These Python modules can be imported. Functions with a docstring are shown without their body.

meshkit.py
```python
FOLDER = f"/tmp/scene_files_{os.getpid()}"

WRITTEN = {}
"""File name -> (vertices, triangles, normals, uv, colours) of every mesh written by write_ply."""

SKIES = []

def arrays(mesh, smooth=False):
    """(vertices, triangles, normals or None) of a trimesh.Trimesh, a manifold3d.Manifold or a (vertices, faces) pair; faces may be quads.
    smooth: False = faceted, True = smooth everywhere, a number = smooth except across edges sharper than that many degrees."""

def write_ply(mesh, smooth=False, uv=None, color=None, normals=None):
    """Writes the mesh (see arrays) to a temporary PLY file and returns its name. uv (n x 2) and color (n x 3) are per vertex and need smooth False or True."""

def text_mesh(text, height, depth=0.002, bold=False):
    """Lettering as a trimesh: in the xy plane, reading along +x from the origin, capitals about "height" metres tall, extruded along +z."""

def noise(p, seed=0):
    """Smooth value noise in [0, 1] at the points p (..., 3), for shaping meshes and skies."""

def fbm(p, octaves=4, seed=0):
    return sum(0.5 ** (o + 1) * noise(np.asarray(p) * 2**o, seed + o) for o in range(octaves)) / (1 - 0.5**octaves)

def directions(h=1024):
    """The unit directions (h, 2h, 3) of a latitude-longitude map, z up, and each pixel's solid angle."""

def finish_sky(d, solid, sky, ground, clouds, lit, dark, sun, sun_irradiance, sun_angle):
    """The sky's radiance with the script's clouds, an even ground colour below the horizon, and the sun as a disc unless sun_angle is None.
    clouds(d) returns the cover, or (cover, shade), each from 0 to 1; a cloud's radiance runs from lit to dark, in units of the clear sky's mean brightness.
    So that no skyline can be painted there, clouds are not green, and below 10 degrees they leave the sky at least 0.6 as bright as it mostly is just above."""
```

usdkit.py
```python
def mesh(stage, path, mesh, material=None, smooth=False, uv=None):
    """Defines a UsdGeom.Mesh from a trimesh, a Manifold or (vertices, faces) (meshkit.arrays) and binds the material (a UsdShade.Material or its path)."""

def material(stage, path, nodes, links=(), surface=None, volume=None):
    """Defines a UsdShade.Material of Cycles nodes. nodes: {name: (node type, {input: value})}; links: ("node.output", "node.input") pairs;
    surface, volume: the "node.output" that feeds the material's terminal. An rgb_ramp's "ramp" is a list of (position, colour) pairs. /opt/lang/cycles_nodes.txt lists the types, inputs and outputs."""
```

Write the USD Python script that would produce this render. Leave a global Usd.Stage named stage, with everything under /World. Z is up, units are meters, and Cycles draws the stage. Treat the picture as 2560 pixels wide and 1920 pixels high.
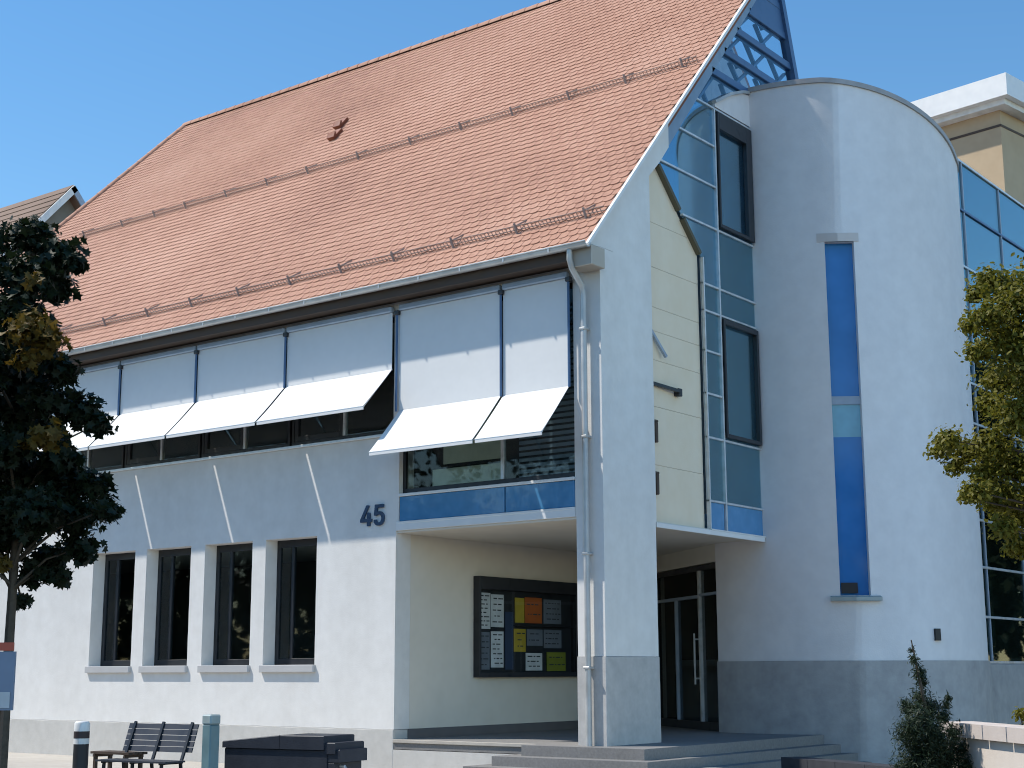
import math, random
import numpy as np, trimesh, shapely
from shapely.geometry import Polygon, box as sbox
from shapely.ops import unary_union
from pxr import Usd, UsdGeom, UsdLux, UsdShade, Gf, Sdf, Vt
import usdkit, meshkit

random.seed(7)
RNG = np.random.default_rng(7)
stage = Usd.Stage.CreateInMemory()
UsdGeom.SetStageUpAxis(stage, UsdGeom.Tokens.z)
UsdGeom.SetStageMetersPerUnit(stage, 1.0)
UsdGeom.Xform.Define(stage, '/World')
UsdGeom.Scope.Define(stage, '/World/Looks')

# ------------------------------------------------------------------ camera, sky, sun, exposure
EXPOSURE = 0.46
SKY_STRENGTH = 0.118
SUN_INTENSITY = 0.95
TO_SUN = np.array([-0.45, -0.309, 0.838]); TO_SUN /= np.linalg.norm(TO_SUN)
CAM_POS = np.array([13.29, -19.79, -0.22])
YAW, PITCH, ROLL = -0.652777575, 0.190897067, -0.00355050300
cam = UsdGeom.Camera.Define(stage, '/World/camera')
cam.CreateHorizontalApertureAttr(36.0); cam.CreateVerticalApertureAttr(27.0)
cam.CreateFocalLengthAttr(36.0 * 3708.38 / 2560)
cam.CreateClippingRangeAttr(Gf.Vec2f(0.1, 3000))
cam.CreateExposureAttr(EXPOSURE)
_f = np.array([math.sin(YAW) * math.cos(PITCH), math.cos(YAW) * math.cos(PITCH), math.sin(PITCH)])
_r = np.cross(_f, [0, 0, 1]); _r /= np.linalg.norm(_r); _u = np.cross(_r, _f)
_r2 = math.cos(ROLL) * _r + math.sin(ROLL) * _u; _u2 = -math.sin(ROLL) * _r + math.cos(ROLL) * _u
cam.AddTransformOp().Set(Gf.Matrix4d(*_r2, 0, *_u2, 0, *(-_f), 0, *CAM_POS, 1))

sky_m = usdkit.material(stage, '/World/Looks/sky_look', {
    'sky': ('sky_texture', {'sky_type': 'single_scattering', 'sun_disc': False, 'sun_elevation': math.asin(TO_SUN[2]),
                            'sun_rotation': math.atan2(TO_SUN[0], TO_SUN[1]), 'altitude': 300.0, 'air_density': 1.3, 'aerosol_density': 0.1, 'ozone_density': 3.0}),
    'hs': ('hsv', {'hue': 0.498, 'saturation': 1.25, 'value': 1.0}),
    'bg': ('background_shader', {'strength': SKY_STRENGTH})}, [('sky.color', 'hs.color'), ('hs.color', 'bg.color')], surface='bg.background')
dome = UsdLux.DomeLight.Define(stage, '/World/sky')
UsdShade.MaterialBindingAPI.Apply(dome.GetPrim()).Bind(sky_m)
dome.GetPrim().SetCustomDataByKey('kind', 'structure')
sun = UsdLux.DistantLight.Define(stage, '/World/sun')
sun.CreateIntensityAttr(SUN_INTENSITY); sun.CreateAngleAttr(1.0); sun.CreateNormalizeAttr(True)
sun.CreateColorAttr(Gf.Vec3f(1.0, 0.94, 0.85))
_x = np.cross([0, 0, 1], TO_SUN); _x /= np.linalg.norm(_x); _y = np.cross(TO_SUN, _x)
sun.AddTransformOp().Set(Gf.Matrix4d(*_x, 0, *_y, 0, *TO_SUN, 0, 0, 0, 40, 1))

# ------------------------------------------------------------------ helpers
used, bases = {}, {}

def numbered(parent, name):
    k = (parent, name); n = used.get(k, 0); used[k] = n + 1
    return f'{parent}/{name}' if n == 0 else f'{parent}/{name}_{n:03d}'

def tag(p, label=None, cat=None, group=None, kind=None):
    p = p.GetPrim() if hasattr(p, 'GetPrim') else p
    for k, v in (('label', label), ('category', cat), ('group', group), ('kind', kind)):
        if v: p.SetCustomDataByKey(k, v)
    return p

def thing(name, label, cat, base=(0, 0, 0), group=None):
    path = numbered('/World', name)
    x = UsdGeom.Xform.Define(stage, path); x.AddTranslateOp().Set(Gf.Vec3d(*map(float, base)))
    bases[path] = np.array(base, float)
    tag(x, label, cat, group)
    return path

def base_of(path):
    while path and path not in bases:
        path = path.rsplit('/', 1)[0]
    return bases.get(path, np.zeros(3))

def part(parent, name, mesh, mat, smooth=False, label=None, kind=None):
    """one Mesh prim below parent; vertices are given in world coordinates"""
    path = numbered(parent, name)
    if isinstance(mesh, list): mesh = trimesh.util.concatenate(mesh)
    m = mesh.copy(); m.vertices = m.vertices - base_of(parent)
    g = usdkit.mesh(stage, path, m, mat, smooth)
    tag(g, label, kind=kind)
    return path

def group_part(parent, name, label=None):
    path = numbered(parent, name); x = UsdGeom.Xform.Define(stage, path); tag(x, label); return path

def solo(name, mesh, mat, smooth=False, **kw):
    p = part('/World', name, mesh, mat, smooth); tag(stage.GetPrimAtPath(p), **kw); return p

def tm(v, f): return trimesh.Trimesh(np.array(v, float), np.array(f), process=False)

def bx(x0, x1, y0, y1, z0, z1, c=0.0):
    x0, x1 = sorted((x0, x1)); y0, y1 = sorted((y0, y1)); z0, z1 = sorted((z0, z1))
    c = min(c, (x1 - x0) * .45, (y1 - y0) * .45, (z1 - z0) * .45)
    if c <= 0:
        b = trimesh.creation.box((x1 - x0, y1 - y0, z1 - z0)); b.apply_translation(((x0 + x1) / 2, (y0 + y1) / 2, (z0 + z1) / 2)); return b
    P = []
    for x, sx in ((x0, 1), (x1, -1)):
        for y, sy in ((y0, 1), (y1, -1)):
            for z, sz in ((z0, 1), (z1, -1)):
                P += [(x, y + sy * c, z + sz * c), (x + sx * c, y, z + sz * c), (x + sx * c, y + sy * c, z)]
    return trimesh.convex.convex_hull(np.array(P))

def ext(poly, axis, a0, a1):
    """extrude a 2-D polygon: axis 'y': (X,Z) along Y; 'x': (Y,Z) along X; 'z': (X,Y) along Z"""
    out = []
    for g in getattr(poly, 'geoms', [poly]):
        if g.geom_type != 'Polygon' or g.area < 1e-6: continue
        m = trimesh.creation.extrude_polygon(g, a1 - a0, engine='earcut')
        u, v, w = m.vertices.T; w = w + a0
        m.vertices = np.stack({'y': (u, w, v), 'x': (w, u, v), 'z': (u, v, w)}[axis], 1)
        if axis == 'y': m.invert()
        out.append(m)
    return trimesh.util.concatenate(out)

def tube(pts, r, n=10, caps=True):
    pts = np.array(pts, float); r = np.broadcast_to(r, len(pts)); V, F = [], []
    for i, p in enumerate(pts):
        t = pts[min(i + 1, len(pts) - 1)] - pts[max(i - 1, 0)]; t /= np.linalg.norm(t)
        a = np.array([1, 0, 0]) if abs(t[0]) < .8 else np.array([0, 1, 0])
        s = np.cross(t, a); s /= np.linalg.norm(s); q = np.cross(t, s)
        for k in range(n):
            an = 2 * math.pi * k / n; V.append(p + r[i] * (math.cos(an) * s + math.sin(an) * q))
    for i in range(len(pts) - 1):
        for k in range(n):
            a, b = i * n + k, i * n + (k + 1) % n
            F += [(a, b, b + n), (a, b + n, a + n)]
    if caps:
        for i, fl in ((0, 1), (len(pts) - 1, 0)):
            c = len(V); V.append(pts[i])
            for k in range(n):
                a, b = i * n + k, i * n + (k + 1) % n
                F.append((c, b, a) if fl else (c, a, b))
    return tm(V, F)

def bar(a, b, w, h, up=(0, 0, 1)):
    """rectangular bar from a to b, w across and h along 'up'"""
    a, b = np.array(a, float), np.array(b, float); t = (b - a) / np.linalg.norm(b - a)
    s = np.cross(t, up); s /= np.linalg.norm(s); q = np.cross(s, t)
    V = [p + i * w / 2 * s + j * h / 2 * q for p in (a, b) for i, j in ((-1, -1), (1, -1), (1, 1), (-1, 1))]
    return trimesh.convex.convex_hull(np.array(V))

def rot(mesh, ang, axis, point):
    mesh.apply_transform(trimesh.transformations.rotation_matrix(ang, axis, point)); return mesh

# ------------------------------------------------------------------ materials
def L(n): return f'/World/Looks/{n}'

def rough_surface(name, c1, c2, scale=3.0, rough=0.85, bump=0.15, bscale=60.0, dist=0.01, big=0.35, spec=0.3, streak=False):
    """two tones mixed by large and small noise in world space, with fine relief"""
    nodes = {'g': ('geometry', {}), 'n': ('noise_texture', {'scale': big, 'detail': 5.0, 'roughness': 0.6}),
             'n2': ('noise_texture', {'scale': scale, 'detail': 6.0, 'roughness': 0.65}),
             'm': ('math', {'math_type': 'multiply_add', 'value2': 0.5, 'value3': 0.0}), 'ad': ('math', {'math_type': 'multiply_add', 'value2': 0.5}),
             'r': ('rgb_ramp', {'ramp': [(0.3, c1), (0.7, c2)]}),
             'b': ('noise_texture', {'scale': bscale, 'detail': 4.0}), 'bu': ('bump', {'strength': bump, 'distance': dist}),
             'p': ('principled_bsdf', {'roughness': rough, 'specular_ior_level': spec})}
    links = [('g.position', 'n2.vector'), ('g.position', 'b.vector'), ('n.fac', 'm.value1'), ('n2.fac', 'ad.value1'), ('m.value', 'ad.value3'),
             ('ad.value', 'r.fac'), ('b.fac', 'bu.height'), ('bu.normal', 'p.normal'), ('r.color', 'p.base_color')]
    if streak:
        nodes['mp'] = ('mapping', {'scale': (2.2, 2.2, 0.16)}); links += [('g.position', 'mp.vector'), ('mp.vector', 'n.vector')]
    else:
        links += [('g.position', 'n.vector')]
    return usdkit.material(stage, L(name), nodes, links, surface='p.BSDF')

def plain(name, col, rough=0.5, metal=0.0, coat=0.0, var=0.12, scale=4.0, spec=0.5):
    c = np.array(col); nodes = {'g': ('geometry', {}), 'n': ('noise_texture', {'scale': scale, 'detail': 5.0}),
        'r': ('rgb_ramp', {'ramp': [(0.3, tuple(c * (1 - var))), (0.7, tuple(np.minimum(c * (1 + var), 1)))]}),
        'rr': ('map_range', {'from_min': 0.3, 'from_max': 0.7, 'to_min': max(rough - .08, .02), 'to_max': min(rough + .08, 1)}),
        'p': ('principled_bsdf', {'metallic': metal, 'coat_weight': coat, 'specular_ior_level': spec})}
    return usdkit.material(stage, L(name), nodes, [('g.position', 'n.vector'), ('n.fac', 'r.fac'), ('n.fac', 'rr.value'), ('rr.result', 'p.roughness'), ('r.color', 'p.base_color')], surface='p.BSDF')

def pane_mat(name, tint, f0=0.04, gloss=(1, 1, 1), wave=0.02, wscale=0.6, k=0.9):
    nodes = {'g': ('geometry', {}), 'n': ('noise_texture', {'scale': wscale, 'detail': 1.0}), 'bu': ('bump', {'strength': wave, 'distance': 0.1}),
             'lw': ('layer_weight', {'blend': 0.5}), 'p5': ('math', {'math_type': 'power', 'value2': 5.0}), 'ma': ('math', {'math_type': 'multiply_add', 'value2': k * (1 - f0), 'value3': f0}),
             't': ('transparent_bsdf', {'color': tint}), 'gl': ('glossy_bsdf', {'color': gloss, 'roughness': 0.02}), 'm': ('mix_closure', {})}
    return usdkit.material(stage, L(name), nodes, [('g.position', 'n.vector'), ('n.fac', 'bu.height'), ('bu.normal', 'gl.normal'), ('lw.facing', 'p5.value1'), ('p5.value', 'ma.value1'), ('ma.value', 'm.fac'),
                                                   ('t.BSDF', 'm.closure1'), ('gl.BSDF', 'm.closure2')], surface='m.closure')

def leaf_mat(name, stops, trans=0.35):
    nodes = {'g': ('geometry', {}), 'r': ('rgb_ramp', {'ramp': stops}),
             'd': ('principled_bsdf', {'roughness': 0.55, 'specular_ior_level': 0.3}), 't': ('translucent_bsdf', {}), 'm': ('mix_closure', {'fac': trans})}
    return usdkit.material(stage, L(name), nodes, [('g.random_per_island', 'r.fac'), ('r.color', 'd.base_color'), ('r.color', 't.color'), ('d.BSDF', 'm.closure1'), ('t.BSDF', 'm.closure2')], surface='m.closure')

PLASTER = rough_surface('white_plaster', (0.655, 0.64, 0.61), (0.81, 0.80, 0.775), bump=0.25, bscale=45, streak=True)
TOWER_PL = rough_surface('tower_plaster', (0.65, 0.63, 0.63), (0.79, 0.77, 0.765), bump=0.3, bscale=40, streak=True)
WARM_REFLECT = rough_surface('warm_reflection_plaster', (0.80, 0.67, 0.49), (0.87, 0.76, 0.60), bump=0.2, bscale=50, streak=True)  # tint carries warm light reflected off neighbouring glass
PIERST = rough_surface('pier_stone', (0.36, 0.355, 0.345), (0.56, 0.55, 0.53), scale=5, bump=0.3, bscale=80, streak=True)
PORCH = rough_surface('porch_plaster', (0.66, 0.61, 0.52), (0.74, 0.69, 0.60), bump=0.2, bscale=50)
PLINTH = rough_surface('plinth_stone', (0.46, 0.45, 0.42), (0.60, 0.585, 0.555), scale=5, bump=0.3, bscale=70)
CONCRETE = rough_surface('grey_concrete', (0.27, 0.265, 0.265), (0.47, 0.46, 0.45), scale=3.5, bump=0.3, bscale=40, streak=True)
STEPSTONE = rough_surface('step_granite', (0.14, 0.138, 0.135), (0.25, 0.245, 0.24), scale=25, bump=0.3, bscale=120)
PAVE = rough_surface('paving', (0.36, 0.33, 0.29), (0.48, 0.45, 0.40), scale=4, bump=0.3, bscale=60)
ASPHALT = rough_surface('asphalt', (0.045, 0.045, 0.047), (0.07, 0.068, 0.066), scale=8, bump=0.4, bscale=150)
SOFFIT = plain('brown_timber', (0.075, 0.05, 0.035), 0.7)
GUTTER = plain('zinc', (0.50, 0.50, 0.49), 0.45, metal=0.5)
WHITE_METAL = plain('white_metal', (0.76, 0.76, 0.75), 0.45, var=0.03)
ALU = plain('aluminium', (0.62, 0.63, 0.64), 0.38, metal=0.6)
DARKFR = plain('dark_frame', (0.018, 0.02, 0.024), 0.4)
BLUEFR = plain('blue_steel', (0.055, 0.12, 0.24), 0.4)
GREYBLUE = plain('grey_blue_metal', (0.30, 0.36, 0.44), 0.45)
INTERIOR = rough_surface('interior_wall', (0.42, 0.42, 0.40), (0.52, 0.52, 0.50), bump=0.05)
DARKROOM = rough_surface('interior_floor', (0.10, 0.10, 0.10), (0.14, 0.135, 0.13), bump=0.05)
BLIND = plain('pale_blind', (0.62, 0.62, 0.48), 0.7)
GLASS = pane_mat('window_glass', (0.80, 0.86, 0.86), 0.025)
GLASS_DOOR = pane_mat('door_glass', (0.6, 0.64, 0.66), 0.012, k=0.25)
GLASS_BLUE = pane_mat('blue_glass', (0.60, 0.80, 0.92), 0.36, (0.60, 0.88, 1.0))
GLASS_TEAL = pane_mat('teal_glass', (0.68, 0.82, 0.88), 0.24, (0.60, 0.90, 1.0))
GLASS_PALE = pane_mat('pale_wing_glass', (0.55, 0.72, 0.78), 0.30, (0.75, 0.95, 1.0))
GLASS_SKY = pane_mat('gable_glass', (0.91, 0.96, 0.985), 0.06, (0.8, 0.95, 1.0))
GLASS_WING = pane_mat('wing_glass', (0.45, 0.52, 0.50), 0.03, (0.85, 0.95, 1.0))
SPANDREL = plain('blue_spandrel', (0.06, 0.22, 0.42), 0.18, coat=0.6, var=0.08)
SLITGLASS = plain('deep_blue_glass', (0.022, 0.155, 0.42), 0.15, coat=0.3, var=0.15, scale=1.2)
SLITPALE = plain('pale_blue_glass', (0.16, 0.36, 0.47), 0.15, coat=0.5)
NUMBER = plain('number_blue', (0.02, 0.05, 0.11), 0.4)
FABRIC = rough_surface('awning_fabric', (0.74, 0.74, 0.73), (0.80, 0.80, 0.79), scale=6, bump=0.08, bscale=220, dist=0.003, rough=0.9)
TILE = usdkit.material(stage, L('clay_tile'), {
    'g': ('geometry', {}), 'n': ('noise_texture', {'scale': 4.1, 'detail': 3.0, 'roughness': 0.7}), 'n2': ('noise_texture', {'scale': 0.28, 'detail': 4.0}),
    'a': ('math', {'math_type': 'multiply_add', 'value2': 0.6}), 'h': ('math', {'math_type': 'multiply_add', 'value2': 0.62, 'value3': -0.11}),
    'r': ('rgb_ramp', {'ramp': [(0.28, (0.31, 0.15, 0.10)), (0.5, (0.41, 0.212, 0.142)), (0.72, (0.475, 0.268, 0.19))]}),
    'b': ('noise_texture', {'scale': 90.0}), 'bu': ('bump', {'strength': 0.3, 'distance': 0.005}), 'p': ('principled_bsdf', {'roughness': 0.75, 'specular_ior_level': 0.35})},
    [('g.position', 'n.vector'), ('g.position', 'n2.vector'), ('n2.fac', 'h.value1'), ('n.fac', 'a.value1'), ('h.value', 'a.value3'), ('a.value', 'r.fac'),
     ('r.color', 'p.base_color'), ('g.position', 'b.vector'), ('b.fac', 'bu.height'), ('bu.normal', 'p.normal')], surface='p.BSDF')
GUARD = plain('snow_guard_grey', (0.26, 0.20, 0.175), 0.6)
VENTRED = plain('vent_brown', (0.22, 0.06, 0.025), 0.6)
OLDTILE = rough_surface('old_roof_tile', (0.17, 0.115, 0.085), (0.27, 0.19, 0.145), scale=5, bump=0.3, bscale=20)
OLDWALL = rough_surface('old_gable_render', (0.19, 0.19, 0.16), (0.27, 0.265, 0.23), scale=2)
BEIGE = rough_surface('beige_render', (0.44, 0.33, 0.21), (0.53, 0.41, 0.27), scale=2, bump=0.2)
BARK = rough_surface('bark', (0.05, 0.04, 0.03), (0.10, 0.08, 0.06), scale=20, bump=0.6, bscale=40)
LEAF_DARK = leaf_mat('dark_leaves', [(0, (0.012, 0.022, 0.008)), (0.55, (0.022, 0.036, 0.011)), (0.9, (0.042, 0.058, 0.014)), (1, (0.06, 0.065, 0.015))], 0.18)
LEAF_RUST = leaf_mat('rust_leaves', [(0, (0.13, 0.085, 0.012)), (0.6, (0.19, 0.12, 0.014)), (1, (0.24, 0.13, 0.02))], 0.3)
LEAF_GOLD = leaf_mat('gold_leaves', [(0, (0.16, 0.15, 0.018)), (0.4, (0.52, 0.43, 0.05)), (1, (0.74, 0.61, 0.10))], 0.42)
NEEDLE = leaf_mat('needles', [(0, (0.022, 0.038, 0.016)), (0.6, (0.055, 0.085, 0.028)), (1, (0.12, 0.15, 0.05))], 0.2)
CARPAINT = plain('navy_paint', (0.012, 0.018, 0.04), 0.25, coat=1.0, var=0.05)
CARGLASS = plain('car_glass', (0.008, 0.010, 0.014), 0.06, coat=0.5)
RUBBER = plain('rubber', (0.02, 0.02, 0.02), 0.8)
TEAL = plain('teal_steel', (0.13, 0.22, 0.24), 0.4)
RED = plain('red_paint', (0.42, 0.07, 0.035), 0.5)
BLACK = plain('black_paint', (0.02, 0.02, 0.022), 0.5)
WHITE = plain('white_paint', (0.72, 0.71, 0.68), 0.5)
BROWN = plain('brown_paint', (0.07, 0.045, 0.03), 0.55)
PANEL = plain('grey_blue_panel', (0.085, 0.10, 0.14), 0.35)
SIGNBLUE = plain('sign_blue_grey', (0.15, 0.19, 0.26), 0.4)
SIGNPALE = plain('sign_pale', (0.42, 0.43, 0.44), 0.4)
YELLOW = plain('yellow_sheet', (0.50, 0.36, 0.04), 0.5)
COPING = rough_surface('pink_coping', (0.50, 0.43, 0.38), (0.58, 0.51, 0.46), scale=8, bump=0.2)
LOWWALL = rough_surface('cream_low_wall', (0.58, 0.51, 0.44), (0.68, 0.61, 0.54), scale=5, bump=0.2)

# ------------------------------------------------------------------ ground
def ground_z(x, y):
    d = np.hypot(x - 13.3, y + 19.8)
    s = np.clip((11 - d) / 9, 0, 1); s = s * s * (3 - 2 * s)
    return -1.97 + 0.14 * s

xs = np.concatenate([[-900, -500, -250, -120, -60], np.arange(-40, 41, 1.0), [60, 120, 250, 500, 900]])
gx, gy = np.meshgrid(xs, xs, indexing='ij'); gz = ground_z(gx, gy)
n = len(xs); idx = np.arange(n * n).reshape(n, n)
F = np.concatenate([np.stack([idx[:-1, :-1], idx[1:, :-1], idx[1:, 1:]], -1).reshape(-1, 3), np.stack([idx[:-1, :-1], idx[1:, 1:], idx[:-1, 1:]], -1).reshape(-1, 3)])
solo('ground', tm(np.stack([gx, gy, gz], -1).reshape(-1, 3), F), ASPHALT, smooth=True, kind='structure')
solo('pavement', [bx(-24, 10, -4.2, -0.012, -2.4, -1.93, .01), bx(2.4, 10, -0.012, 9, -2.4, -1.93, .01)], PAVE, kind='structure')

# ------------------------------------------------------------------ MAIN BUILDING
B = thing('civic_building', 'white two-storey building with steep red tile roof and glazed gable', 'building', (-9, 6, -2.0))
RS = 1.1103
def roof_z(y): return 7.07 + RS * y

GW = [(-7.80, -6.43), (-9.54, -8.17), (-11.33, -9.96), (-13.08, -11.70)]        # ground floor windows (x)
XR = [-4.45, -7.30, -9.90, -12.35, -14.80]                                    # awning seams, left group
XQ = [-0.57, -2.00, -4.40]                                                    # right group
fw = Polygon([(-22.6, -1.22), (-4.46, -1.22), (-4.46, 2.40), (-4.40, 2.40), (-4.40, 6.22), (-0.55, 6.22), (-0.55, 2.24), (0, 2.24), (0, 6.70), (-22.6, 6.62)])
for a, b in GW: fw = fw.difference(sbox(a, -0.19, b, 2.26))
fw = fw.difference(sbox(-14.75, 4.02, -4.55, 6.22))
fw = fw.difference(sbox(-21.4, 4.02, -15.2, 6.22))
part(B, 'front_wall', ext(fw, 'y', 0, 0.40), PLASTER)
part(B, 'plinth', [bx(-22.6, -4.462, -0.018, 0.40, -2.3, -1.225, .006)], PLINTH)
# pier at the corner: white above, stone below
part(B, 'corner_pier', bx(-0.53, 0, 0, 1.575, 0.0, 2.24), PLASTER)
part(B, 'pier_base', bx(-0.542, 0.012, -0.012, 1.587, -1.6, -0.004, .006), PIERST)
# gable wall (plane X = 0): polygon in (Y, Z)
inner = lambda y: 6.76 + RS * y
gw = Polygon([(0.40, 2.24), (1.60, 2.24), (1.60, 8.36), (1.99, 8.74), (6.72, inner(6.72)), (6.86, 14.65), (0.40, 7.035 + RS * .4)])
part(B, 'gable_wall', ext(gw.intersection(sbox(0, 0, 2.3, 20)), 'x', -0.35, 0.0), PLASTER)
part(B, 'rake_band', ext(gw.intersection(sbox(2.3, 0, 20, 20)), 'x', -0.35, -0.02), plain('rake_blue_grey', (0.20, 0.29, 0.40), 0.45))
# gable panels coloured like warm reflected light, level joints between them
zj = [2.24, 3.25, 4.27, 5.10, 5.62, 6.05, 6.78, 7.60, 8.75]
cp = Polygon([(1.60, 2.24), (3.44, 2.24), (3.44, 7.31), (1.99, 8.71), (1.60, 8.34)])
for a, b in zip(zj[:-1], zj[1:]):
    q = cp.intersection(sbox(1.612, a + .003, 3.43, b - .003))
    part(B, 'cream_panel', ext(q, 'x', -0.20, -0.13), WARM_REFLECT)
part(B, 'panel_backing', ext(cp, 'x', -0.33, -0.205), PORCH)
part(B, 'panel_edge_trim', [bar((-0.08, 3.42, 7.36), (-0.08, 2.85, 7.90), .10, .07), bar((-0.08, 2.72, 8.03), (-0.08, 2.02, 8.70), .10, .07)], plain('olive_trim', (0.09, 0.08, 0.05), 0.6))
# wall lamps and brackets on the warm-coloured panels
br = group_part(B, 'wall_bracket'); part(br, 'arm', [bar((-0.10, 1.72, 4.66), (-0.02, 2.52, 4.62), .05, .06), bx(-.13, -.02, 2.48, 2.60, 4.54, 4.68, .01)], DARKFR)
part(B, 'wall_bracket', [bar((-0.10, 1.68, 5.62), (-0.04, 2.10, 5.18), .05, .05)], GREYBLUE)
for z in (3.62, 2.72): part(B, 'wall_lamp', [bx(-.13, -.03, 1.70, 1.78, z, z + .36, .012), bx(-.13, -.05, 1.66, 1.82, z + .36, z + .40, .01)], SOFFIT)

# other outer walls (seen from other sides only)
lw = Polygon([(0.4, -2.3), (15.9, -2.3), (15.9, 6.5), (0.4, 6.5)])
part(B, 'side_wall', ext(lw, 'x', -22.6, -22.25), PLASTER)
part(B, 'rear_wall', bx(-22.25, -2.5, 15.55, 15.9, -2.3, 6.5), PLASTER)
ew = Polygon([(8.9, -2.3), (15.5, -2.3), (15.5, 7.4), (8.1, 15.6), (6.9, 14.3), (6.9, 11.4)]) 
part(B, 'end_wall', ext(Polygon([(1.6, 6.2), (15.5, 6.2), (15.5, 7.5), (8.04, 15.6), (1.6, 8.5)]), 'x', -2.6, -2.45), GREYBLUE)
# floors and inner walls
part(B, 'upper_floor', [bx(-22.2, -0.56, 0.42, 15.5, 2.26, 2.62), bx(-22.2, -2.5, 0.42, 15.5, 6.25, 6.40)], INTERIOR)
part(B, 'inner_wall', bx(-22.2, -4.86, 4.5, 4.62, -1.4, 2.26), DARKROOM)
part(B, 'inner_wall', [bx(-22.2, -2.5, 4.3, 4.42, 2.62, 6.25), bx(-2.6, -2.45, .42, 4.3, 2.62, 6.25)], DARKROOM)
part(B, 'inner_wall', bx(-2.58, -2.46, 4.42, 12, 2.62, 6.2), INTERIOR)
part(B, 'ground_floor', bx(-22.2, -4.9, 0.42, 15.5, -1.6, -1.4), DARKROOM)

# porch: ceiling, side wall, back wall with door
A = np.array([-1.2, 5.7]); U = np.array([-.787, .617]); NW = np.array([-.617, -.787])
part(B, 'porch_ceiling', ext(Polygon([(-4.46, .02), (-.02, .02), (-.02, 5.55), (-1.0, 5.6), (-4.46, 8.3)]), 'z', 2.20, 2.255), PORCH)
part(B, 'porch_wall', bx(-4.86, -4.46, 0.402, 8.6, -1.55, 2.20), PORCH)
part(B, 'porch_skirting', bx(-4.46, -4.44, 0.36, 8.0, -1.41, -1.22, .004), plain('skirting_grey', (0.12, 0.11, 0.11), .6))
part(B, 'soffit_edge', [bx(-4.455, -0.556, -0.012, 0.018, 2.24, 2.40, .004), bx(-0.018, 0.010, 1.60, 5.45, 2.15, 2.235, .004)], WHITE_METAL)

def along(t, off, z): p = A + U * t + NW * off; return np.array([p[0], p[1], z])
def slab(t0, t1, z0, z1, o0, o1):
    return trimesh.convex.convex_hull(np.array([along(t, o, z) for t in (t0, t1) for o in (o0, o1) for z in (z0, z1)]))
part(B, 'porch_back_wall', [slab(.03, 3.75, 1.86, 2.20, 0, -.25), slab(3.62, 4.2, -1.55, 1.86, 0, -.25)], PORCH)
D = group_part(B, 'entrance_door', 'dark glazed double door')
part(D, 'frame', [slab(-.1, 0.02, -1.38, 1.84, -.02, -.12), slab(3.5, 3.62, -1.38, 1.84, -.02, -.12), slab(.02, 3.5, 1.74, 1.84, -.02, -.12), slab(.02, 3.5, -1.38, -1.22, -.02, -.12)], DARKFR)
part(D, 'mullion', slab(0.98, 1.05, -1.22, 1.74, -.0, -.12), ALU)
part(D, 'mullion', slab(2.32, 2.37, -1.22, 1.20, -.0, -.12), GREYBLUE)
part(D, 'transom', slab(0.02, 0.98, 1.23, 1.28, -.0, -.12), GREYBLUE)
part(D, 'transom', slab(1.05, 3.5, 1.20, 1.26, -.0, -.12), GREYBLUE)
for t0, t1, z0, z1 in ((.02, .98, 1.28, 1.74), (.02, .98, -1.22, 1.23), (1.05, 3.5, 1.26, 1.74), (1.05, 2.32, -1.22, 1.20), (2.37, 3.5, -1.22, 1.20)):
    part(D, 'pane', slab(t0, t1, z0, z1, -.06, -.075), GLASS_DOOR)
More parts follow.
